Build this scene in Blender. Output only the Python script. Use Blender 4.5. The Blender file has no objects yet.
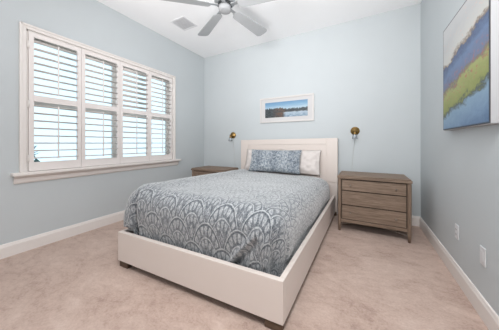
import bpy, bmesh, math, random
from mathutils import Vector, Matrix, noise
R_ = random.Random(7)
PI = math.pi
S = bpy.context.scene
C = S.collection

# ------------------------------------------------------------------ camera
CAM_Z = 1.14
YAW = math.radians(28.673)
cd = bpy.data.cameras.new('camera')
cam = bpy.data.objects.new('camera', cd); C.objects.link(cam)
cam.location = (0, 0, CAM_Z)
cam.rotation_euler = (PI/2, 0, YAW)
cd.sensor_fit = 'HORIZONTAL'; cd.sensor_width = 36
cd.lens = 207.54*36/499
cd.shift_y = -22.0/499
cd.clip_start = 0.02
S.camera = cam

# ------------------------------------------------------------------ world, light, exposure
W = bpy.data.worlds.new('sky'); S.world = W; W.use_nodes = True
wn = W.node_tree.nodes; wl = W.node_tree.links
bg = wn['Background']
bg.inputs['Color'].default_value = (0.74, 0.90, 1.0, 1)
bg.inputs['Strength'].default_value = 1.5
S.view_settings.view_transform = 'Standard'
S.view_settings.look = 'None'
S.view_settings.gamma = 1
S.view_settings.use_curve_mapping = False
S.view_settings.exposure = 0.0

def area(name, loc, target, sx, sy, power, col=(1, 1, 1)):
    l = bpy.data.lights.new(name, 'AREA'); l.shape = 'RECTANGLE'; l.size = sx; l.size_y = sy
    l.energy = power; l.color = col
    o = bpy.data.objects.new(name, l); C.objects.link(o); o.location = loc
    d = Vector(target)-Vector(loc)
    o.rotation_euler = d.to_track_quat('-Z', 'Y').to_euler()
    return o
# added fill with no fixture, thrown up at the ceiling from beside the camera
area('ceiling_fill', (-0.6, -0.3, .5), (-1.1, 1.2, 3.05), 1.2, .8, 27).data.spread = math.radians(100)
area('back_wall_fill', (-0.6, -0.4, 1.8), (-1.2, 3.0, 2.6), 1.2, .8, 26).data.spread = math.radians(100)  # added unseen fill towards the upper back wall, not a doorway
# added fills: broad one behind camera, small one above
area('rear_fill', (-1.2, -2.55, 1.6), (-1.2, 3, 1.6), 2.6, 2.0, 11)
area('overhead_fill', (.1, .1, 3.03), (.1, .1, 0), .6, .6, 57)

# ------------------------------------------------------------------ node helpers
def srgb(r, g, b):
    f = lambda c: (c/255/12.92 if c/255 <= 0.04045 else ((c/255+0.055)/1.055)**2.4)
    return (f(r), f(g), f(b), 1)

class E:
    """a scalar shader expression"""
    def __init__(s, nt, v): s.nt = nt; s.v = v
    def _op(s, op, *o):
        n = s.nt.nodes.new('ShaderNodeMath'); n.operation = op
        for i, a in enumerate((s,)+o):
            a = a.v if isinstance(a, E) else a
            if isinstance(a, (int, float)): n.inputs[i].default_value = a
            else: s.nt.links.new(a, n.inputs[i])
        return E(s.nt, n.outputs[0])
    def __add__(s, o): return s._op('ADD', o)
    def __sub__(s, o): return s._op('SUBTRACT', o)
    def __mul__(s, o): return s._op('MULTIPLY', o)
    def __truediv__(s, o): return s._op('DIVIDE', o)
    def floor(s): return s._op('FLOOR')
    def abs(s): return s._op('ABSOLUTE')
    def sqrt(s): return s._op('SQRT')
    def sin(s): return s._op('SINE')
    def cos(s): return s._op('COSINE')
    def atan2(s, o): return s._op('ARCTAN2', o)
    def mod(s, o): return s._op('FLOORED_MODULO', o)
    def gt(s, o): return s._op('GREATER_THAN', o)
    def lt(s, o): return s._op('LESS_THAN', o)
    def max(s, o): return s._op('MAXIMUM', o)
    def min(s, o): return s._op('MINIMUM', o)
    def clamp(s): return s._op('MAXIMUM', 0.0)._op('MINIMUM', 1.0)
    def band(s, a, b, soft):
        """1 inside a..b, with soft edges"""
        return ((s-a)/soft+0.5).clamp()*(((s*-1.0)+b)/soft+0.5).clamp()
    def mix(s, o, f): return s*(f*-1.0+1.0)+o*f

def new_mat(name):
    m = bpy.data.materials.new(name); m.use_nodes = True
    return m, m.node_tree, m.node_tree.nodes['Principled BSDF']
def coord(nt, kind='Object', scale=None):
    t = nt.nodes.new('ShaderNodeTexCoord')
    if scale is None: return t.outputs[kind]
    mp = nt.nodes.new('ShaderNodeMapping'); mp.inputs['Scale'].default_value = scale
    nt.links.new(t.outputs[kind], mp.inputs['Vector']); return mp.outputs[0]
def noise_tex(nt, vec, scale, detail=3, rough=.55, dist=0):
    n = nt.nodes.new('ShaderNodeTexNoise')
    n.inputs['Scale'].default_value = scale; n.inputs['Detail'].default_value = detail
    n.inputs['Roughness'].default_value = rough; n.inputs['Distortion'].default_value = dist
    nt.links.new(vec, n.inputs['Vector']); return n.outputs['Fac']
def ramp(nt, fac, stops, interp='LINEAR'):
    r = nt.nodes.new('ShaderNodeValToRGB'); r.color_ramp.interpolation = interp
    e = r.color_ramp.elements
    while len(e) < len(stops): e.new(0.5)
    for i, (p, c) in enumerate(stops): e[i].position = p; e[i].color = c
    nt.links.new(fac.v if isinstance(fac, E) else fac, r.inputs[0]); return r.outputs[0]
def mixc(nt, a, b, f):
    n = nt.nodes.new('ShaderNodeMix'); n.data_type = 'RGBA'
    for s, v in ((6, a), (7, b)):
        if isinstance(v, tuple): n.inputs[s].default_value = v
        else: nt.links.new(v, n.inputs[s])
    f = f.v if isinstance(f, E) else f
    if isinstance(f, (int, float)): n.inputs[0].default_value = f
    else: nt.links.new(f, n.inputs[0])
    return n.outputs[2]
def bump(nt, bsdf, h, strength, dist):
    b = nt.nodes.new('ShaderNodeBump'); b.inputs['Strength'].default_value = strength
    b.inputs['Distance'].default_value = dist
    nt.links.new(h.v if isinstance(h, E) else h, b.inputs['Height'])
    nt.links.new(b.outputs[0], bsdf.inputs['Normal'])
def sep(nt, v):
    n = nt.nodes.new('ShaderNodeSeparateXYZ'); nt.links.new(v, n.inputs[0])
    return [E(nt, o) for o in n.outputs]

def paint(name, col, rough=.5, var=.03, sc=3, bmp=.0, spec=.35, metal=0):
    m, nt, b = new_mat(name)
    co = coord(nt)
    d = tuple(c*(1-var) for c in col[:3])+(1,); l = tuple(min(1, c*(1+var)) for c in col[:3])+(1,)
    nt.links.new(ramp(nt, noise_tex(nt, co, sc), [(.3, d), (.7, l)]), b.inputs['Base Color'])
    b.inputs['Roughness'].default_value = rough; b.inputs['Specular IOR Level'].default_value = spec
    b.inputs['Metallic'].default_value = metal
    if bmp: bump(nt, b, noise_tex(nt, co, 260, 2), bmp, .002)
    return m

M = {}
M['wall'] = paint('pale_blue_wall_paint', srgb(201, 206.5, 209), .75, .012, 2, .12, .2)
M['ceiling'] = paint('white_ceiling_paint', srgb(251, 251, 252), .85, .01, 2, .15, .15)
M['trim'] = paint('white_trim_paint', srgb(236, 230, 226), .4, .01, 2)
M['shutter'] = paint('white_shutter_paint', srgb(238, 231, 228), .4, .01, 2)
M['bed'] = paint('cream_lacquer', srgb(227, 216, 209), .38, .012, 2)
M['sheet'] = paint('white_cotton', srgb(225, 217, 213), .9, .02, 8, .2, .1)
M['frame_white'] = paint('white_frame_paint', srgb(216, 212, 210), .4, .01, 2)
M['mat'] = paint('white_mat_board', srgb(208, 206, 206), .8, .01, 2)
M['plate'] = paint('white_plastic', srgb(225, 226, 228), .35, .01, 2)
M['slot'] = paint('dark_slot', srgb(60, 55, 55), .5, .01, 2)
M['brass'] = paint('brass', srgb(158, 128, 80), .32, .08, 30, 0, .5, 1)
M['nickel'] = paint('brushed_nickel', srgb(190, 192, 194), .35, .04, 30, 0, .5, .85)
M['dark_metal'] = paint('dark_metal', srgb(70, 72, 74), .4, .04, 30, 0, .5, .7)
M['blade'] = paint('silver_grey_blade', srgb(174, 176, 178), .5, .03, 6)
M['cap'] = paint('satin_silver_cap', srgb(160, 161, 163), .75, .03, 30, 0, .2)
M['pewter'] = paint('pewter', srgb(150, 140, 130), .4, .05, 30, 0, .5, .8)
M['duct'] = paint('vent_shadow_grey', srgb(205, 206, 208), .8, .02, 10)
M['vent'] = paint('vent_enamel', srgb(228, 228, 230), .5, .01, 4)
M['cord'] = paint('clear_grey_cord', srgb(196, 198, 196), .5, .02, 4)
M['canvas_edge'] = paint('white_canvas_edge', srgb(184, 184, 186), .6, .01, 4)
M['bark'] = paint('bark', srgb(96, 84, 70), .9, .2, 20)
M['lawn'] = paint('lawn', srgb(96, 120, 84), .95, .25, 6)

# carpet
m, nt, b = new_mat('beige_carpet'); co = coord(nt)
cs = coord(nt, 'Object', (1.0, 1.5, 1.0))
big = noise_tex(nt, cs, 2.4, 6, .66, .8); mid = noise_tex(nt, cs, 11, 5, .65, .5); fine = noise_tex(nt, co, 60, 4, .75)
mixn = (E(nt, big)*.42+E(nt, mid)*.28+E(nt, fine)*.30)
nt.links.new(ramp(nt, mixn, [(.36, srgb(162, 138, 126)), (.46, srgb(190, 166, 154)), (.54, srgb(201, 178, 166)), (.64, srgb(213, 193, 182))]), b.inputs['Base Color'])
b.inputs['Roughness'].default_value = 1; b.inputs['Specular IOR Level'].default_value = .05
b.inputs['Sheen Weight'].default_value = .15
bump(nt, b, E(nt, fine)*.7+E(nt, big)*1.2, .6, .012); M['carpet'] = m

# wood
def wood(name, dark, mid_, light, axis):
    m, nt, b = new_mat(name)
    sc = {'x': (1.4, 22, 22), 'z': (22, 22, 1.4), 'y': (22, 1.4, 22)}[axis]
    v = coord(nt, 'Object', sc)
    g = noise_tex(nt, v, 2.2, 6, .65, .8); g2 = noise_tex(nt, v, 9, 3, .6)
    nt.links.new(ramp(nt, E(nt, g)*.72+E(nt, g2)*.28, [(.3, dark), (.5, mid_), (.7, light)]), b.inputs['Base Color'])
    b.inputs['Roughness'].default_value = .55; b.inputs['Specular IOR Level'].default_value = .3
    bump(nt, b, g2, .15, .002); return m
wc = (srgb(98, 82, 70), srgb(132, 113, 98), srgb(158, 139, 122))
M['wood_x'] = wood('weathered_oak', *wc, 'x'); M['wood_z'] = wood('weathered_oak_upright', *wc, 'z')
M['wood_gap'] = paint('shadow_gap_wood', srgb(72, 60, 51), .7, .1, 8)
M['wood_foot'] = wood('walnut_foot', srgb(70, 56, 46), srgb(96, 78, 65), srgb(118, 98, 82), 'x')

# glass
def glass(name, tint, refl, alpha):
    m, nt, b = new_mat(name); nt.nodes.remove(b)
    out = nt.nodes['Material Output']
    t = nt.nodes.new('ShaderNodeBsdfTransparent'); t.inputs[0].default_value = tint
    g = nt.nodes.new('ShaderNodeBsdfGlossy'); g.inputs['Roughness'].default_value = .06
    lw = nt.nodes.new('ShaderNodeLayerWeight'); lw.inputs['Blend'].default_value = alpha
    f = E(nt, lw.outputs['Fresnel'])*refl
    mx = nt.nodes.new('ShaderNodeMixShader')
    nt.links.new(f.v, mx.inputs[0]); nt.links.new(t.outputs[0], mx.inputs[1]); nt.links.new(g.outputs[0], mx.inputs[2])
    nt.links.new(mx.outputs[0], out.inputs['Surface']); return m
M['pane'] = glass('window_glass', (.93, .97, .98, 1), .8, .2)
M['shade_glass'] = glass('clear_shade_glass', (.95, .97, .99, 1), .6, .4)

# quilt: staggered scallop fans
def damask(name, w, h, H, dark, mid_, light, contrast=1.0):
    m, nt, b = new_mat(name)
    uv = coord(nt, 'UV')
    wob = nt.nodes.new('ShaderNodeTexNoise'); wob.inputs['Scale'].default_value = 24/w*.29
    nt.links.new(uv, wob.inputs['Vector'])
    wb = E(nt, wob.outputs['Fac'])-.5
    u, v, _ = sep(nt, uv)
    u = u+wb*(.03*w); v = v+wb*(.04*w)
    j = (v/h).floor()
    def local(k):                                  # k = 0: this row, 1: the row below that overlaps it
        jj = j-k
        sh = jj.mod(2.0)*(w/2)
        dx = (u+sh).mod(w)-w/2
        dy = v-jj*h
        return dx/(w/2*1.02), dy/H
    ax, ay = local(1.0); bx, by = local(0.0)
    ea = (ax*ax+ay*ay).sqrt()
    ina = ea.lt(1.0)
    x = bx.mix(ax, ina); y = by.mix(ay, ina)
    e = (x*x+y*y).sqrt(); th = x.atan2(y)
    rim = e.band(.965, 1.0, .02)
    dots = e.band(.915, .955, .015)*((th*38.0).cos()*.5+.5)
    def petals(count, e0, e1, fill):
        pc = (th*count).cos()*.5+.5
        pr = ((e-(e0+e1)/2)/((e1-e0)/2))
        tear = pr*.28+.42                          # wider towards the outer end
        return ((pc-pr*pr*.55-(tear*-1.0+.62)+fill)*4.0).clamp()*e.band(e0, e1, .03), ((pc-.80-pr.abs()*.25)*7.0).clamp()*e.band(e0+.04, e1-.05, .04)
    p1, t1 = petals(21.0, .68, .91, .05)
    p2, t2 = petals(13.0, .36, .57, .02)
    ring = e.band(.60, .632, .02)
    q = (x.abs()*1.75+((y-.14)*1.25).abs())
    leaf = q.band(.19, .235, .02); leaf2 = q.lt(.10)*.7
    inner = p2*q.gt(.26)
    light_f = (rim*.85).max(p1*.70).max(inner*.66).max(ring*.85).max(leaf*.85).max(leaf2)
    light_f = light_f-t1*.34-t2*.25-e.band(.915, .955, .015)*.12-dots*.40
    fine = E(nt, noise_tex(nt, uv, 130/w*.29, 2)); med = E(nt, noise_tex(nt, uv, 42/w*.29, 3, .6))
    f = ((light_f*.50*contrast)+(med-.5)*1.0+(fine-.5)*.8+.17).clamp()
    nt.links.new(ramp(nt, f, [(0.0, dark), (.38, mid_), (.95, light)]), b.inputs['Base Color'])
    b.inputs['Roughness'].default_value = .92; b.inputs['Specular IOR Level'].default_value = .1
    b.inputs['Sheen Weight'].default_value = .7
    bump(nt, b, f, .45, .006); return m
QD, QM, QL = srgb(78, 84, 91), srgb(141, 145, 149), srgb(214, 216, 217)
M['quilt'] = damask('blue_grey_damask_quilt', .29, .165, .30, QD, QM, QL)
m, nt, b = new_mat('blue_grey_floral_pillow'); uv = coord(nt, 'UV')
vo = nt.nodes.new('ShaderNodeTexVoronoi'); vo.inputs['Scale'].default_value = 44; nt.links.new(uv, vo.inputs['Vector'])
vd = E(nt, vo.outputs['Distance'])
u, v, _ = sep(nt, uv)
f = ((vd.band(.30, .52, .12))*.38+vd.lt(.14)*.3+(E(nt, noise_tex(nt, uv, 26, 4, .6))-.5)*.8+(u*20.0).cos()*.08+.28).clamp()
nt.links.new(ramp(nt, f, [(0, srgb(88, 97, 109)), (.4, srgb(140, 149, 158)), (.95, srgb(218, 221, 223))]), b.inputs['Base Color'])
b.inputs['Roughness'].default_value = .92; b.inputs['Specular IOR Level'].default_value = .1; b.inputs['Sheen Weight'].default_value = .3
bump(nt, b, f, .3, .005); M['sham'] = m

# lake photograph (on UV)
m, nt, b = new_mat('lake_photograph'); uv = coord(nt, 'UV'); u, v, _ = sep(nt, uv)
n1 = E(nt, noise_tex(nt, coord(nt, 'UV', (14, 3, 1)), 2.2, 4)); n2 = E(nt, noise_tex(nt, coord(nt, 'UV', (4, 9, 1)), 1.2, 4))
n3 = E(nt, noise_tex(nt, coord(nt, 'UV', (9, 30, 1)), 1.5, 3))
sky = ramp(nt, v+(n2-.5)*.22, [(.42, srgb(196, 214, 224)), (.62, srgb(166, 192, 210)), (.8, srgb(128, 166, 196)), (1, srgb(104, 146, 182))])
line = ((u*-1.0+.46)*14+.5).clamp()*.08+.54+(n1-.5)*.34
trees = mixc(nt, mixc(nt, srgb(52, 58, 60), srgb(96, 104, 112), ((n3-.45)*4).clamp()), srgb(128, 92, 70), ((n1-.3)*2).clamp()*((u-.38).abs()*-5+1).clamp())
water = ramp(nt, n3+(v-.2)*.5, [(.3, srgb(96, 122, 146)), (.5, srgb(160, 180, 196)), (.7, srgb(205, 214, 222))])
shore = ((u-.44+(n3-.5)*.12)*14).clamp()*((v*-1+.34+(n3-.5)*.1)*20).clamp()
c1 = mixc(nt, sky, trees, ((line-v)*26).clamp())
c2 = mixc(nt, c1, water, shore)
nt.links.new(c2, b.inputs['Base Color']); b.inputs['Roughness'].default_value = .4; M['lake'] = m

# abstract coastal painting (on UV)
m, nt, b = new_mat('abstract_landscape_paint'); uv = coord(nt, 'UV'); u, v, _ = sep(nt, uv)
n1 = E(nt, noise_tex(nt, coord(nt, 'UV', (3, 7, 1)), 1.3, 6, .6, .6)); n2 = E(nt, noise_tex(nt, coord(nt, 'UV', (12, 16, 1)), 1.6, 4, .65))
n3 = E(nt, noise_tex(nt, coord(nt, 'UV', (7, 7, 1)), 1, 5, .7, 1.2))
t = v-u*.17+(n1-.5)*.20+(n2-.5)*.12
col = ramp(nt, t*.8+.17, [(.06, srgb(88, 116, 150)), (.14, srgb(118, 146, 176)), (.24, srgb(136, 164, 188)), (.275, srgb(78, 88, 84)), (.30, srgb(140, 148, 84)),
      (.42, srgb(164, 170, 108)), (.455, srgb(126, 118, 104)), (.48, srgb(112, 124, 152)), (.56, srgb(110, 132, 168)), (.625, srgb(84, 100, 132)), (.645, srgb(150, 134, 118)), (.67, srgb(206, 206, 202)), (.8, srgb(196, 197, 198)), (1, srgb(208, 209, 210))])
bd = u.min(u*-1.0+1.0).min(v).min(v*-1.0+1.0)
col = mixc(nt, col, srgb(48, 50, 56), (bd*-90+1.3).clamp()*.9)
sp = ((n2-.53)*9).clamp()*t.band(.24, .44, .08)
col = mixc(nt, col, srgb(176, 104, 88), sp*.8)
sp2 = ((n2-.58)*9).clamp()*t.band(.60, .95, .1)
col = mixc(nt, col, srgb(226, 196, 182), sp2*.6)
sp3 = ((n3-.56)*9).clamp()*t.band(.26, .60, .06)
col = mixc(nt, col, srgb(64, 74, 108), sp3*.35)
nt.links.new(col, b.inputs['Base Color']); b.inputs['Roughness'].default_value = .55
bump(nt, b, n2, .3, .004); M['abstract'] = m

# foliage
m, nt, b = new_mat('dark_green_foliage')
nt.links.new(ramp(nt, noise_tex(nt, coord(nt), 5, 3), [(.3, srgb(84, 120, 122)), (.7, srgb(128, 160, 158))]), b.inputs['Base Color'])
b.inputs['Roughness'].default_value = .6; M['leaf'] = m

# ------------------------------------------------------------------ mesh builder
class MB:
    def __init__(s): s.bm = bmesh.new(); s.uv = s.bm.loops.layers.uv.new('UVMap')
    def box(s, x0, x1, y0, y1, z0, z1, bev=0, seg=2, f=None):
        t = bmesh.new(); bmesh.ops.create_cube(t, size=1)
        for v in t.verts: v.co = Vector(((x0+x1)/2+v.co.x*(x1-x0), (y0+y1)/2+v.co.y*(y1-y0), (z0+z1)/2+v.co.z*(z1-z0)))
        if bev: bmesh.ops.bevel(t, geom=t.edges[:], offset=bev, segments=seg, affect='EDGES', profile=.5)
        if f:
            for v in t.verts: v.co = Vector(f(v.co))
        s._add(t); return s
    def obox(s, c, sx, sy, sz, mat, bev=0, seg=1):
        t = bmesh.new(); bmesh.ops.create_cube(t, size=1)
        for v in t.verts: v.co = Vector((v.co.x*sx, v.co.y*sy, v.co.z*sz))
        if bev: bmesh.ops.bevel(t, geom=t.edges[:], offset=bev, segments=seg, affect='EDGES', profile=.5)
        for v in t.verts: v.co = Vector(c)+mat @ v.co
        s._add(t); return s
    def lathe(s, prof, c=(0, 0, 0), mat=None, n=24, cap=True):
        t = bmesh.new(); rings = []
        for r, z in prof:
            rings.append([t.verts.new((r*math.cos(2*PI*k/n), r*math.sin(2*PI*k/n), z)) for k in range(n)])
        for a, b_ in zip(rings, rings[1:]):
            for k in range(n): t.faces.new((a[k], a[(k+1) % n], b_[(k+1) % n], b_[k]))
        if cap: t.faces.new(rings[0][::-1]); t.faces.new(rings[-1])
        for v in t.verts: v.co = Vector(c)+((mat @ v.co) if mat else v.co)
        for f in t.faces: f.smooth = True
        s._add(t); return s
    def tube(s, pts, r, n=8):
        pts = [Vector(p) for p in pts]; t = bmesh.new(); rings = []
        for i, p in enumerate(pts):
            d = (pts[min(i+1, len(pts)-1)]-pts[max(i-1, 0)]).normalized()
            a = d.cross(Vector((0, 0, 1)));  a = a if a.length > .05 else d.cross(Vector((1, 0, 0)))
            a.normalize(); b_ = d.cross(a); rr = r[i] if isinstance(r, (list, tuple)) else r
            rings.append([t.verts.new(p+a*rr*math.cos(2*PI*k/n)+b_*rr*math.sin(2*PI*k/n)) for k in range(n)])
        for a, b_ in zip(rings, rings[1:]):
            for k in range(n): t.faces.new((a[k], a[(k+1) % n], b_[(k+1) % n], b_[k])).smooth = True
        t.faces.new(rings[0][::-1]); t.faces.new(rings[-1]); s._add(t); return s
    def prism(s, outline, z0, z1, f=None, bev=0):
        """outline (x, y) extruded along z"""
        t = bmesh.new()
        lo = [t.verts.new((x, y, z0)) for x, y in outline]; hi = [t.verts.new((x, y, z1)) for x, y in outline]
        t.faces.new(lo[::-1]); t.faces.new(hi); n = len(lo)
        for k in range(n): t.faces.new((lo[k], lo[(k+1) % n], hi[(k+1) % n], hi[k]))
        if bev: bmesh.ops.bevel(t, geom=t.edges[:], offset=bev, segments=1, affect='EDGES')
        if f:
            for v in t.verts: v.co = Vector(f(v.co))
        s._add(t); return s
    def quad(s, ps, uvs=None):
        vs = [s.bm.verts.new(p) for p in ps]; f = s.bm.faces.new(vs)
        for l, q in zip(f.loops, uvs or ((0, 0), (1, 0), (1, 1), (0, 1))): l[s.uv].uv = q
        return s
    def _add(s, t):
        bmesh.ops.recalc_face_normals(t, faces=t.faces[:])
        mp = {v: s.bm.verts.new(v.co) for v in t.verts}
        for f in t.faces:
            g = s.bm.faces.new([mp[v] for v in f.verts]); g.smooth = f.smooth
        t.free()
    def build(s, name, mat, parent=None, origin=None):
        me = bpy.data.meshes.new(name)
        if origin is not None and parent is None:
            bmesh.ops.translate(s.bm, verts=s.bm.verts[:], vec=-Vector(origin))
        s.bm.to_mesh(me); s.bm.free(); me.materials.append(mat)
        o = bpy.data.objects.new(name, me); C.objects.link(o)
        if parent: o.parent = parent
        elif origin is not None: o.location = origin
        return o

def tag(o, label, cat, group=None):
    o['label'] = label; o['category'] = cat
    if group: o['group'] = group
    return o
def thing(name, loc, label, cat, group=None, rot=(0, 0, 0)):
    o = bpy.data.objects.new(name, None); C.objects.link(o); o.empty_display_size = .1
    o.location = loc; o.rotation_euler = rot
    return tag(o, label, cat, group)
def struct(mb, name, mat, parent=None):
    o = mb.build(name, mat, parent)
    if parent is None: o['kind'] = 'structure'
    return o
def copy_tree(o, parent=None):
    c = o.copy(); C.objects.link(c)
    if parent: c.parent = parent
    for ch in list(o.children): copy_tree(ch, c)
    return c
def Rx(a): return Matrix.Rotation(a, 3, 'X')
def Ry(a): return Matrix.Rotation(a, 3, 'Y')
def Rz(a): return Matrix.Rotation(a, 3, 'Z')

# ------------------------------------------------------------------ the room
XL, XR, YB, YF, ZC = -3.13, 0.69, 3.606, -2.70, 3.05
WY0, WY1, WZ0, WZ1 = 0.792, 2.712, 0.835, 2.345          # window opening
T = .14
struct(MB().box(XL-T, XR+T, YF-T, YB+T, -.12, 0), 'floor', M['carpet'])
struct(MB().box(XL-T, XR+T, YF-T, YB+T, ZC, ZC+.12), 'ceiling', M['ceiling'])
struct(MB().box(XL-T, XR+T, YB, YB+T, 0, ZC), 'wall_back', M['wall'])
struct(MB().box(XR, XR+T, YF, YB, 0, ZC), 'wall_right', M['wall'])
struct(MB().box(XL-T, XR+T, YF-T, YF, 0, ZC), 'wall_front', M['wall'])
struct(MB().box(XL-T, XL, YF, WY0, 0, ZC).box(XL-T, XL, WY1, YB, 0, ZC)
       .box(XL-T, XL, WY0, WY1, 0, WZ0).box(XL-T, XL, WY0, WY1, WZ1, ZC), 'wall_left', M['wall'])
def base_prof(h=.135, d=.017): return [(0, 0), (d, 0), (d, h-.03), (d*.72, h-.018), (d*.6, h-.006), (d*.35, h), (0, h)]
struct(MB().prism(base_prof(), YF, YB-.018, lambda c: (XL+c.x, c.z, c.y)), 'baseboard_left', M['trim'])
struct(MB().prism(base_prof(), YF, YB-.018, lambda c: (XR-c.x, c.z, c.y)), 'baseboard_right', M['trim'])
struct(MB().prism(base_prof(), XL, XR, lambda c: (c.z, YB-c.x, c.y)), 'baseboard_back', M['trim'])

# window: casing, jambs, sill, apron, sashes and glass
win = bpy.data.objects.new('window_1', None); C.objects.link(win); win['kind'] = 'structure'
win.location = (XL, (WY0+WY1)/2, WZ0)
def wbuild(mb, name, mat):
    o = mb.build(name, mat, win); o.matrix_parent_inverse = Matrix.Translation(win.location).inverted(); return o
k = .045
wbuild(MB().box(XL, XL+.022, WY0-k, WY0, WZ0, WZ1+k, .005).box(XL, XL+.022, WY1, WY1+k, WZ0, WZ1+k, .005)
       .box(XL, XL+.022, WY0, WY1, WZ1, WZ1+k, .005)
       .box(XL+.001, XL+.032, WY0-k-.008, WY0-k+.014, WZ0, WZ1+k+.008, .004).box(XL+.001, XL+.032, WY1+k-.014, WY1+k+.008, WZ0, WZ1+k+.008, .004)
       .box(XL+.001, XL+.032, WY0-k, WY1+k, WZ1+k-.014, WZ1+k+.008, .004), 'casing', M['trim'])
wbuild(MB().box(XL-T, XL+.002, WY0-.001, WY0+.014, WZ0, WZ1).box(XL-T, XL+.002, WY1-.014, WY1+.001, WZ0, WZ1)
       .box(XL-T, XL+.002, WY0, WY1, WZ1-.014, WZ1), 'jamb', M['trim'])
wbuild(MB().box(XL-T, XL+.085, WY0-k-.066, WY1+k+.10, WZ0-.032, WZ0, .008, 3), 'window_sill', M['trim'])
wbuild(MB().prism([(0, WZ0-.115), (.012, WZ0-.115), (.022, WZ0-.10), (.028, WZ0-.06), (.045, WZ0-.045), (.052, WZ0-.0325), (0, WZ0-.0325)], WY0-k-.046, WY1+k+.08,
       lambda c: (XL+c.x, c.z, c.y)), 'apron', M['trim'])
ym = (WY0+WY1)/2
sash = MB()
for a, b_ in ((WY0+.014, ym), (ym, WY1-.014)):
    x0, x1 = XL-.125, XL-.085
    sash.box(x0, x1, a, a+.045, WZ0, WZ1-.014).box(x0, x1, b_-.045, b_, WZ0, WZ1-.014)
    for z0, z1 in ((WZ0, WZ0+.05), (1.57, 1.62), (WZ1-.064, WZ1-.014)): sash.box(x0, x1, a+.045, b_-.045, z0, z1)
wbuild(sash, 'sash', M['trim'])
for a, b_ in ((WY0+.059, ym-.045), (ym+.045, WY1-.059)):
    wbuild(MB().box(XL-.108, XL-.102, a, b_, WZ0+.05, WZ1-.064), 'pane', M['pane'])

# plantation shutters: four hinged panels in the opening
PW = (WY1-WY0-.028-.012)/4
LAB = ['white louvered shutter panel hinged at the window end farther from the bed, hinges showing',
       'white louvered shutter panel, second along the window from the end farther from the bed',
       'white louvered shutter panel with its upper louvers opened wider than the other panels',
       'white louvered shutter panel at the window end nearer the headboard wall']
SX = XL+.004
def louvers(z0, z1, n, a, w, p):
    mb = MB(); pit = (z1-z0)/n
    for i in range(n):
        zc = z0+(i+.5)*pit
        out = []
        for q in range(16):
            an = 2*PI*q/16; out.append((.043*math.cos(an), .0075*math.sin(an)*(1-.25*math.cos(an)**2)))
        ca, sa = math.cos(a), math.sin(a)
        mb.prism([(c*ca-s_*sa, c*sa+s_*ca) for c, s_ in out], w[0], w[1], lambda c: (c.x, c.z, zc-WZ0+c.y))
    for f in mb.bm.faces: f.smooth = len(f.verts) == 4
    return mb.build('louver', M['shutter'], p)
for i in range(4):
    y0 = WY0+.016+i*(PW+.0025); y1 = y0+PW
    t = thing('window_shutter', (SX, (y0+y1)/2, WZ0+.003), LAB[i], 'shutter', 'shutter panels in the window')
    h = WZ1-.017-WZ0-.003; hw = PW/2; sw = .042
    z_lo, z_hi = .095, h-.046
    zr0, zr1 = 1.587-WZ0, 1.655-WZ0
    fr = MB().box(-.014, .014, -hw, -hw+sw, 0, h, .003).box(-.014, .014, hw-sw, hw, 0, h, .003)
    for a, b_ in ((0, z_lo), (zr0, zr1), (z_hi, h)): fr.box(-.013, .013, -hw+sw-.001, hw-sw+.001, a, b_, .002)
    fr.build('shutter_frame', M['shutter'], t)
    wy = (-hw+sw+.001, hw-sw-.001)
    ang_hi = [-.03, .0, .22, -.02][i]; ang_lo = [.06, .07, .12, .04][i]
    for (a, b_, an) in ((zr1, z_hi, ang_hi), (z_lo, zr0, ang_lo)):
        louvers(a+WZ0+.004, b_+WZ0-.004, 8, an, wy, t)
        MB().box(.040, .052, -.007, .007, a+.03, b_-.03, .003).build('tilt_rod', M['shutter'], t)
    if i in (0, 3):
        s_ = -1 if i == 0 else 1
        for zz in (.14, .72, h-.14):
            MB().box(.012, .019, s_*(hw+.001)-.012, s_*(hw+.001)+.012, zz-.035, zz+.035, .001).lathe([(.005, -.036), (.005, .036)], (.02, s_*(hw+.001), zz), n=10).build('hinge', M['trim'], t)

# outside the window
lawn = MB().box(-14, XL-T-.02, -8, 12, -.5, -.4); struct(lawn, 'ground', M['lawn'])
def shrub(x, y, z0, rx, rz, lab, seed):
    rr = random.Random(seed)
    t = thing('shrub', (x, y, z0), lab, 'shrub')
    mb = MB()
    for k in range(900):
        d = Vector((rr.gauss(0, 1), rr.gauss(0, 1), rr.gauss(0, 1))).normalized()*(rr.random()**.4)
        p = Vector((d.x*rx, d.y*rx, rz+d.z*rz))
        a = Vector((rr.gauss(0, 1), rr.gauss(0, 1), rr.gauss(0, 1))).normalized()
        b_ = a.cross(Vector((rr.gauss(0, 1), rr.gauss(0, 1), 1))).normalized()
        L = .07+.07*rr.random(); w = L*.32
        mb.quad([p-a*L, p+b_*w, p+a*L, p-b_*w])
    mb.build('foliage', M['leaf'], t)
    MB().tube([(0, 0, 0), (.03, .02, rz*.6), (.0, .05, rz*1.3)], [.05, .04, .02]).build('trunk', M['bark'], t)
shrub(-5.6, 1.20, -.4, .42, .845, 'dark green shrub outside, showing low through the shutter farthest from the bed', 1)

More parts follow.
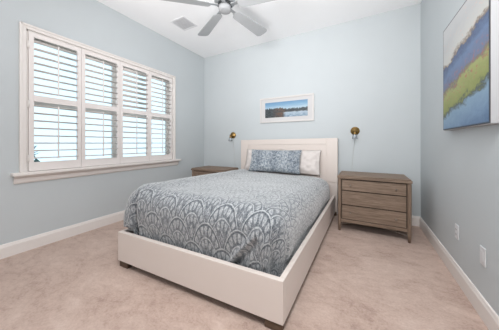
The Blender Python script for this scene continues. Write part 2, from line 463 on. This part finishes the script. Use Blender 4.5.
# ------------------------------------------------------------------ bed
BW, BL = 1.64, 2.37
FL, FR, HR, HL = Vector((-1.985, 1.098, 0)), Vector((-.413, 1.167, 0)), Vector((-.378, 3.495, 0)), Vector((-2.075, 3.495, 0))
def bm_(c):
    s, t_ = c[0]/BW, c[1]/BL
    p = FL.lerp(FR, s).lerp(HL.lerp(HR, s), t_)
    return (p.x-BO.x, p.y-BO.y, c[2])
BO = Vector((-1.2, 1.13, 0))
bed = thing('bed', BO, 'cream panelled platform bed with low wide footboard and side rails', 'bed')
Z0, Z1 = .060, .322
MB().box(0, BW, 0, .038, Z0, Z1, .004, 2, bm_).build('footboard', M['bed'], bed)
MB().box(BW-.036, BW, .0385, BL-.002, Z0, Z1, .004, 2, bm_).build('side_rail', M['bed'], bed)
MB().box(0, .036, .0385, BL-.002, Z0, Z1, .004, 2, bm_).build('side_rail', M['bed'], bed)
MB().box(.04, BW-.04, .042, BL-.01, .14, .18, .0, 1, bm_).build('slat_base', M['wood_foot'], bed)
for x0, y0 in ((.006, .012), (BW-.13, .012), (.05, BL-.2), (BW-.17, BL-.2)):
    MB().box(x0, x0+.115, y0, y0+.055, 0, Z0, .003, 1, bm_).build('leg', M['wood_foot'], bed)
# headboard (world x kept straight, against the wall)
hx0, hx1, hy0, hy1, hz = -2.105-BO.x, -.348-BO.x, 3.497-BO.y, 3.565-BO.y, 1.22
stw = .165
hbm = MB()
hb = lambda c: (c.x, c.y, c.z-(.022*(hx1-c.x)/(hx1-hx0) if c.z > .8 else 0))
hbm.box(hx0, hx0+stw, hy0, hy1, .525, hz, .004, 2, hb).box(hx1-stw, hx1, hy0, hy1, .525, hz, .004, 2, hb)
hbm.box(hx0+stw, hx1-stw, hy0, hy1, hz-.095, hz, .004, 2, hb)
hbm.build('headboard', M['bed'], bed)
MB().box(hx0+stw+.001, hx1-stw-.001, hy0+.007, hy1-.004, .525, hz-.096, 0, 2, hb).build('headboard_panel', M['bed'], bed)
MB().box(hx0+.004, hx1-.004, hy0+.006, hy1, .06, .5215, .003).build('lower_panel', M['bed'], bed)
for x0 in (hx0+.02, hx1-.10):
    MB().box(x0, x0+.08, hy0+.01, hy1-.01, 0, .0595).build('leg', M['wood_foot'], bed)

# mattress and quilt
Q0, Q1 = .044, BW-.066          # quilt footprint across (outer face of the drop)
QF, QH = .066, BL-.29           # along: foot drop face, head hem
def quilt_top(a, b_):
    z = .712-.075*max(0, min(1, (b_-.1)/2.0))
    return z
def quilt():
    bm = bmesh.new(); uvl = bm.loops.layers.uv.new('UVMap')
    R = .13; drop = .46; step = .0125
    ix0, ix1, iy0 = Q0+R, Q1-R, QF+R
    Ls = R*PI/2
    nx = int((ix1-ix0+2*(Ls+drop))/step); ny = int((QH-iy0+Ls+drop)/step)
    V = {}
    def prof(r):                                   # distance along cloth past the flat top: outwards, down
        if r <= Ls: an = r/R; return R*math.sin(an), R*(1-math.cos(an))
        return R, R+(r-Ls)
    for i in range(nx+1):
        for j in range(ny+1):
            a = ix0-Ls-drop+i*step; c = iy0-Ls-drop+j*step
            ex = max(ix0-a, 0)+max(a-ix1, 0); sx = -1 if a < ix0 else 1
            ey = max(iy0-c, 0); r = math.hypot(ex, ey)
            if r > Ls+drop: continue
            px, py = min(max(a, ix0), ix1), max(c, iy0)
            zt = quilt_top(px, py)
            out, dn = prof(r)
            nrm = Vector((0, 0, 0))
            if r > 0: nrm = Vector((sx*ex/r, -ey/r, 0))
            tt = max(0, (dn-.06)/.4)
            # swelling of the batting and hang of the drop
            w = noise.noise(Vector((a*2.2, c*2.2, 1.3)))*.010+noise.noise(Vector((a*6, c*6, 4)))*.004
            out += w*(1 if r > Ls*.5 else 0)
            if ex > 0 and ey > 0:                  # corner folds
                th = math.atan2(ey, ex)
                if sx < 0:
                    out += tt**.6*(-.105*math.exp(-((th-1.57)/.10)**2)+.045*math.exp(-((th-.95)/.28)**2))
                else:
                    out += tt*(.020*math.exp(-((th-1.25)/.16)**2)-.035*math.exp(-((th-.85)/.18)**2)-.01)
            elif ey > 0 and a-ix0 < .2:
                out += tt**.6*(-.105*math.exp(-((a-ix0-.008)/.024)**2)+.012*math.exp(-((a-ix0-.06)/.03)**2))
            elif ey > 0:                            # diagonal pull near the far corner of the foot drop
                dx = (ix1-a); d = dx+.07-tt*.33
                out += min(1, tt*2)*(.030*math.exp(-((d-.012)/.020)**2)-.026*math.exp(-((d+.038)/.032)**2))
                out += tt*.010*math.sin(a*7.5+1)*.6
            else:
                out += tt*.012*math.sin(c*6.0+sx)
            out += .026*math.sin(PI*max(0, min(1, (dn-.02)/.38)))
            if sx < 0 and ex > 0 and zt-dn > .328: out += .045*tt
            # keep inside the frame below the rail top
            zt += .040*math.exp(-((px-ix0)/.16)**2)-.018*math.exp(-((px-ix1)/.12)**2)
            z = zt-dn+(w*1.0 if r < Ls else 0)
            if z < .19: continue
            if z < .328: out = min(out, R+(.022 if ey > 0 and ex <= 0 else .002))
            p = bm_((px+nrm.x*out, py+nrm.y*out, z))
            V[i, j] = (bm.verts.new(p), (a, c))
    for (i, j) in list(V):
        ks = [(i, j), (i+1, j), (i+1, j+1), (i, j+1)]
        if all(q in V for q in ks):
            f = bm.faces.new([V[q][0] for q in ks]); f.smooth = True
            for l, q in zip(f.loops, ks): l[uvl].uv = V[q][1]
    bmesh.ops.delete(bm, geom=[v for v in bm.verts if not v.link_faces], context='VERTS')
    me = bpy.data.meshes.new('quilt'); bm.to_mesh(me); bm.free(); me.materials.append(M['quilt'])
    o = bpy.data.objects.new('quilt', me); C.objects.link(o); o.location = BO
    sd = o.modifiers.new('thickness', 'SOLIDIFY'); sd.thickness = .012; sd.offset = -1
    return tag(o, 'blue-grey fan-patterned damask quilt spread over the bed', 'quilt')
quilt()
def matf(c): return bm_(c)
mt = MB()
mt.box(Q0+.13, Q1-.13, QF+.13, BL-.015, .182, .66, .06, 4, lambda c: bm_((c.x, c.y, c.z+(quilt_top(c.x, c.y)-.030-.66)*(c.z-.182)/.478)))
for f in mt.bm.faces: f.smooth = True
mo = mt.build('mattress', M['sheet'], None); mo.location = BO
tag(mo, 'white sheeted mattress in the bed frame, showing at the head beyond the quilt', 'mattress')

# pillows
def pillow(name, w, h, tk, mat, loc, lean, yaw, label, seed, flange=.0, n=44, roll=0, uvs=1.0):
    bm = bmesh.new(); uvl = bm.loops.layers.uv.new('UVMap'); G = {}
    m_ = int(n*h/w)
    for sd in (1, -1):
        for i in range(n+1):
            for j in range(m_+1):
                u = 2*i/n-1; v = 2*j/m_-1
                edge = i in (0, n) or j in (0, m_)
                if edge and sd == -1: G[sd, i, j] = G[1, i, j]; continue
                uu, vv = min(1, abs(u)/(1-flange)), min(1, abs(v)/(1-flange))
                t_ = tk/2*max(0, (1-uu**3))**.55*max(0, (1-vv**3))**.55
                x = w/2*u*(1-.045*(1-v*v)); y = h/2*v*(1-.07*(1-u*u))
                wr = noise.noise(Vector((u*2.5*w/h, v*2.5, seed)))*.026+noise.noise(Vector((u*7, v*5, seed+9)))*.010
                z = sd*(t_+wr*(1 if t_ > .005 else .2)+.003)
                if edge: z = noise.noise(Vector((u*4, v*4, seed)))*.008
                G[sd, i, j] = bm.verts.new((x, z, y+h/2))
        for i in range(n):
            for j in range(m_):
                ks = [(sd, i, j), (sd, i+1, j), (sd, i+1, j+1), (sd, i, j+1)]
                if sd == 1: ks = ks[::-1]
                try: f = bm.faces.new([G[q] for q in ks])
                except ValueError: continue
                f.smooth = True
                for l, q in zip(f.loops, ks): l[uvl].uv = ((q[1]/n*w)*uvs, (q[2]/m_*h)*uvs)
    bmesh.ops.recalc_face_normals(bm, faces=bm.faces[:])
    me = bpy.data.meshes.new(name); bm.to_mesh(me); bm.free(); me.materials.append(mat)
    o = bpy.data.objects.new(name, me); C.objects.link(o)
    o.location = loc; o.rotation_euler = (lean, roll, yaw)
    return tag(o, label, 'pillow')
pillow('pillow', .665, .41, .15, M['sheet'], (-.915, 3.32, .638), -.30, 0, 'white pillow leaning on the headboard, half showing beyond the end of the patterned pillow', 3, .08)
pillow('pillow', .665, .41, .15, M['sheet'], (-1.60, 3.32, .638), -.30, 0, 'white pillow almost hidden behind the patterned pillow, on the window side', 11, .08)
pillow('pillow', .89, .395, .14, M['sham'], (-1.285, 3.135, .656), -.33, .03, 'long blue-grey patterned pillow leaning at the head of the bed', 5)

# ------------------------------------------------------------------ nightstands
def nightstand(x0, x1, yf, yb, H, label):
    w = x1-x0; d = yb-yf
    t = thing('nightstand', ((x0+x1)/2, yf, 0), label, 'nightstand', 'weathered oak nightstands')
    hw = w/2
    top = MB().box(-hw-.006, hw+.006, -.012, d, H-.042, H-.012, .004).box(-hw+.004, hw-.004, -.002, d-.004, H-.012, H, .005)
    top.build('top', M['wood_x'], t)
    zb = .135                                       # underside of the case
    ps = .038
    body = MB().box(-hw+.03, hw-.03, .022, d-.012, zb+.0, H-.0425)
    body.build('body', M['wood_gap'], t)
    MB().box(-hw+ps, hw-ps, .004, .03, zb-.015, zb+.025, .003).build('apron_rail', M['wood_x'], t)
    MB().box(-hw+.006, -hw+.0295, .03, d-.03, zb, H-.043).build('side_panel', M['wood_z'], t)
    MB().box(hw-.0295, hw-.006, .03, d-.03, zb, H-.043).build('side_panel', M['wood_z'], t)
    for sx in (-1, 1):
        for yy, sp in ((.019, -1), (d-.024, 1)):
            cx = sx*(hw-.019)
            prof = [(.013, 0), (.019, .10), (.021, .30), (.021, H-.06), (.020, H-.0425)]
            MB().lathe([(r, z) for r, z in prof], (cx, yy, 0), n=14).build('leg', M['wood_z'], t)
    zt = H-.058; za = zb+.03
    hs = (zt-za-.02)
    hs -= .006; cuts = [(za, za+hs*.36), (za+hs*.36+.013, za+hs*.72+.013), (za+hs*.72+.026, zt)]
    for q, (a, b_) in enumerate(cuts):
        fr = MB().box(-hw+.049, hw-.049, .009, .0215, a, b_, .003).build('drawer', M['wood_x'], t)
        if q != 1:
            for sx in (-1, 1):
                MB().lathe([(.006, 0), (.005, .008), (.010, .014), (.0105, .020), (.006, .024)], (sx*hw*.62, .0085, (a+b_)/2), Rx(PI/2), 12).build('knob', M['pewter'], fr)
    # thin crossed metal stretcher under the case
    st = MB().tube([(-hw+.03, .025, .09), (-.02, d*.5, .085), (.02, d*.5, .085), (hw-.03, d-.035, .09)], .0065).tube([(hw-.03, .025, .075), (.02, d*.5, .072), (-.02, d*.5, .072), (-hw+.03, d-.035, .075)], .0065)
    st.build('stretcher', M['pewter'], t)
    return t
nightstand(-.288, .484, 2.935, 3.42, .722, 'weathered oak three-drawer nightstand standing on the carpet near the corner')
nightstand(-2.86, -2.115, 2.935, 3.42, .666, 'weathered oak nightstand between the bed and the window wall, mostly hidden')

# ------------------------------------------------------------------ sconces
def sconce(x, z, zend, xend, label):
    t = thing('wall_sconce', (x, YB, z), label, 'wall lamp', 'brass wall sconces')
    mt_ = Rx(PI/2)
    MB().lathe([(.064, .001), (.064, .012), (.058, .02), (.03, .024), (.024, .034), (.012, .036)], (0, 0, 0), mt_, 28).build('backplate', M['brass'], t)
    MB().tube([(0, -.035, 0), (0, -.10, 0)], .0075, 10).lathe([(.004, -.014), (.013, -.009), (.016, 0), (.013, .009), (.004, .014)], (0, -.105, 0), None, 14).build('arm', M['brass'], t)
    MB().lathe([(.010, -.012), (.017, -.022), (.018, -.05), (.021, -.056), (.012, -.058)], (0, -.105, 0), None, 16).build('socket', M['brass'], t)
    MB().lathe([(.019, -.051), (.027, -.07), (.036, -.10), (.041, -.122), (.0395, -.122), (.0345, -.10), (.0255, -.07), (.0185, -.053)], (0, -.105, 0), None, 24, False).build('lamp_shade', M['shade_glass'], t)
    MB().lathe([(.008, -.058), (.016, -.075), (.019, -.09), (.013, -.106), (.003, -.111)], (0, -.105, 0), None, 14).build('bulb', M['plate'], t)
    dx = xend-x
    MB().tube([(0, -.012, -.062), (.004, -.008, -.12), (dx*.5, -.006, -.3), (dx, -.006, zend-z+.08), (dx, -.006, zend-z)], .0032, 6).build('cord', M['cord'], t)
sconce(-.108, 1.326, .60, -.155, 'brass wall sconce with clear glass shade above the three-drawer nightstand in full view')
sconce(-2.355, 1.30, .60, -2.31, 'brass wall sconce with clear glass shade on the window side of the bed')

# ------------------------------------------------------------------ pictures
t = thing('framed_picture', (-1.225, YB, 1.75), 'lake photograph in a white frame on the wall above the headboard', 'picture')
w, h, fw, dp = 1.005, .462, .028, .034
fr = MB()
for a in ((-w/2, w/2, h/2-fw, h/2), (-w/2, w/2, -h/2, -h/2+fw), (-w/2, -w/2+fw, -h/2+fw, h/2-fw), (w/2-fw, w/2, -h/2+fw, h/2-fw)):
    fr.box(a[0], a[1], -dp, -.001, a[2], a[3], .003)
fr.build('picture_frame', M['frame_white'], t)
MB().box(-w/2+fw, w/2-fw, -.020, -.004, -h/2+fw, h/2-fw).build('mat_board', M['mat'], t)
pw, ph = .397, .140
MB().quad([(-pw, -.0215, -ph), (pw, -.0215, -ph), (pw, -.0215, ph), (-pw, -.0215, ph)]).box(-pw, pw, -.0212, -.0202, -ph, ph).build('photograph', M['lake'], t)

ay0, ay1, az0, az1 = 1.70, 2.489, 1.252, 2.148
t = thing('canvas_painting', (XR, (ay0+ay1)/2, (az0+az1)/2), 'abstract blue and green landscape canvas with white edges near the outlets', 'painting')
hw, hh, dp = (ay1-ay0)/2, (az1-az0)/2, .05
fr = MB()
for a in ((-hw, hw, hh-.003, hh), (-hw, hw, -hh, -hh+.003), (-hw, -hw+.003, -hh+.003, hh-.003), (hw-.003, hw, -hh+.003, hh-.003)):
    fr.box(-dp, -.001, a[0], a[1], a[2], a[3], .0015)
fr.build('picture_frame', M['canvas_edge'], t)
g = .0032
MB().box(-dp-.0018, -.01, -hw+g, hw-g, -hh+g, hh-g).build('stretcher_frame', M['slot'], t)
g = .0042
MB().quad([(-dp-.004, hw-g, -hh+g), (-dp-.004, -hw+g, -hh+g), (-dp-.004, -hw+g, hh-g), (-dp-.004, hw-g, hh-g)]).box(-dp-.0038, -dp-.002, -hw+g, hw-g, -hh+g, hh-g).build('canvas', M['abstract'], t)

# ------------------------------------------------------------------ outlets on the side wall
def plate(y, z, label, kind):
    t = thing('wall_outlet' if kind else 'wall_plate', (XR, y, z), label, 'outlet' if kind else 'wall plate')
    MB().box(-.007, -.0005, -.036, .036, -.059, .059, .003).build('cover_plate', M['plate'], t)
    if kind:
        for s_ in (-1, 1):
            f = MB().box(-.0095, -.0071, -.017, .017, s_*.0205-.0145, s_*.0205+.0145, .001).build('socket', M['plate'], t)
            MB().box(-.0104, -.0097, -.009, -.0065, s_*.0205-.004, s_*.0205+.006).box(-.0104, -.0097, .006, .0085, s_*.0205-.004, s_*.0205+.006).box(-.0104, -.0097, -.0025, .0025, s_*.0205-.0105, s_*.0205-.006).build('slot', M['slot'], f)
    else:
        MB().box(-.0095, -.0071, -.0165, .0165, -.033, .033, .001).build('insert', M['plate'], t)
plate(2.345, .402, 'white duplex wall outlet, nearer the nightstand of the two plates below the painting', True)
plate(1.918, .402, 'plain white wall plate low on the wall below the canvas painting, farther from the nightstand', False)

# ------------------------------------------------------------------ ceiling fan
FC = Vector((-1.424, 2.00, 2.757))
fan = thing('ceiling_fan', FC, 'five-blade brushed nickel ceiling fan with silver grey blades', 'ceiling fan')
MB().lathe([(.02, .315), (.075, .31), (.07, .285), (.045, .25), (.02, .24)], n=28).build('canopy', M['nickel'], fan)
MB().lathe([(.0125, .10), (.0125, .25)], n=14).build('downrod', M['nickel'], fan)
MB().lathe([(.03, .115), (.06, .11), (.105, .095), (.122, .07), (.122, .035), (.11, .02), (.06, .012)], n=36).build('motor_housing', M['nickel'], fan)
MB().lathe([(.085, .012), (.085, -.008), (.078, -.012)], n=32).build('flywheel', M['dark_metal'], fan)
MB().lathe([(.074, -.012), (.075, -.045), (.07, -.066), (.056, -.074), (.02, -.078), (.004, -.078)], n=36).build('hub_cap', M['cap'], fan)
bl0 = None
for i in range(5):
    A = math.radians(7.0+72*i)
    if bl0 is None:
        out = []
        L0, L1, w0, w1 = .165, .775, .062, .086
        for q in range(9):
            an = -PI/2+PI*q/8
            s_ = lambda v_: math.copysign(abs(v_)**.7, v_)
            out.append((L1-.06+.06*s_(math.cos(an)), w1*s_(math.sin(an))))
        for q in range(9):
            an = PI/2+PI*q/8
            out.append((L0+.05+.05*math.cos(an), w0*math.sin(an)))
        bb = MB().prism(out, -.0035, .0035, lambda c: (c.x, c.y*math.cos(.22), c.z-.02-c.y*math.sin(.22)))
        bl0 = bb.build('blade', M['blade'], fan)
        br = MB().obox((.125, 0, -.008), .10, .04, .008, Rx(-.1), .002).obox((.20, 0, -.014), .075, .062, .006, Rx(-.2), .002)
        b0 = br.build('blade_bracket', M['nickel'], bl0)
        bl = bl0
    else:
        bl = bl0.copy(); C.objects.link(bl); bl.parent = fan
        bb_ = b0.copy(); C.objects.link(bb_); bb_.parent = bl
    bl.rotation_euler = (0, 0, A)

# ------------------------------------------------------------------ ceiling vent
t = thing('ceiling_vent', (-2.51, 2.41, ZC), 'square white air vent set in the ceiling beside the fan', 'vent')
q = .15
fr = MB()
for a in ((-q, q, -q, -q+.025), (-q, q, q-.025, q), (-q, -q+.025, -q+.025, q-.025), (q-.025, q, -q+.025, q-.025)): fr.box(a[0], a[1], a[2], a[3], -.009, -.0005, .002)
fr.build('vent_frame', M['vent'], t)
sl = MB()
for k in range(10): sl.obox((0, -q+.037+k*.0252, -.006), 2*q-.052, .018, .0025, Rx(.5))
sl.build('slat', M['vent'], t)
MB().box(-q+.026, q-.026, -q+.026, q-.026, -.0012, -.0004).build('duct_opening', M['duct'], t)
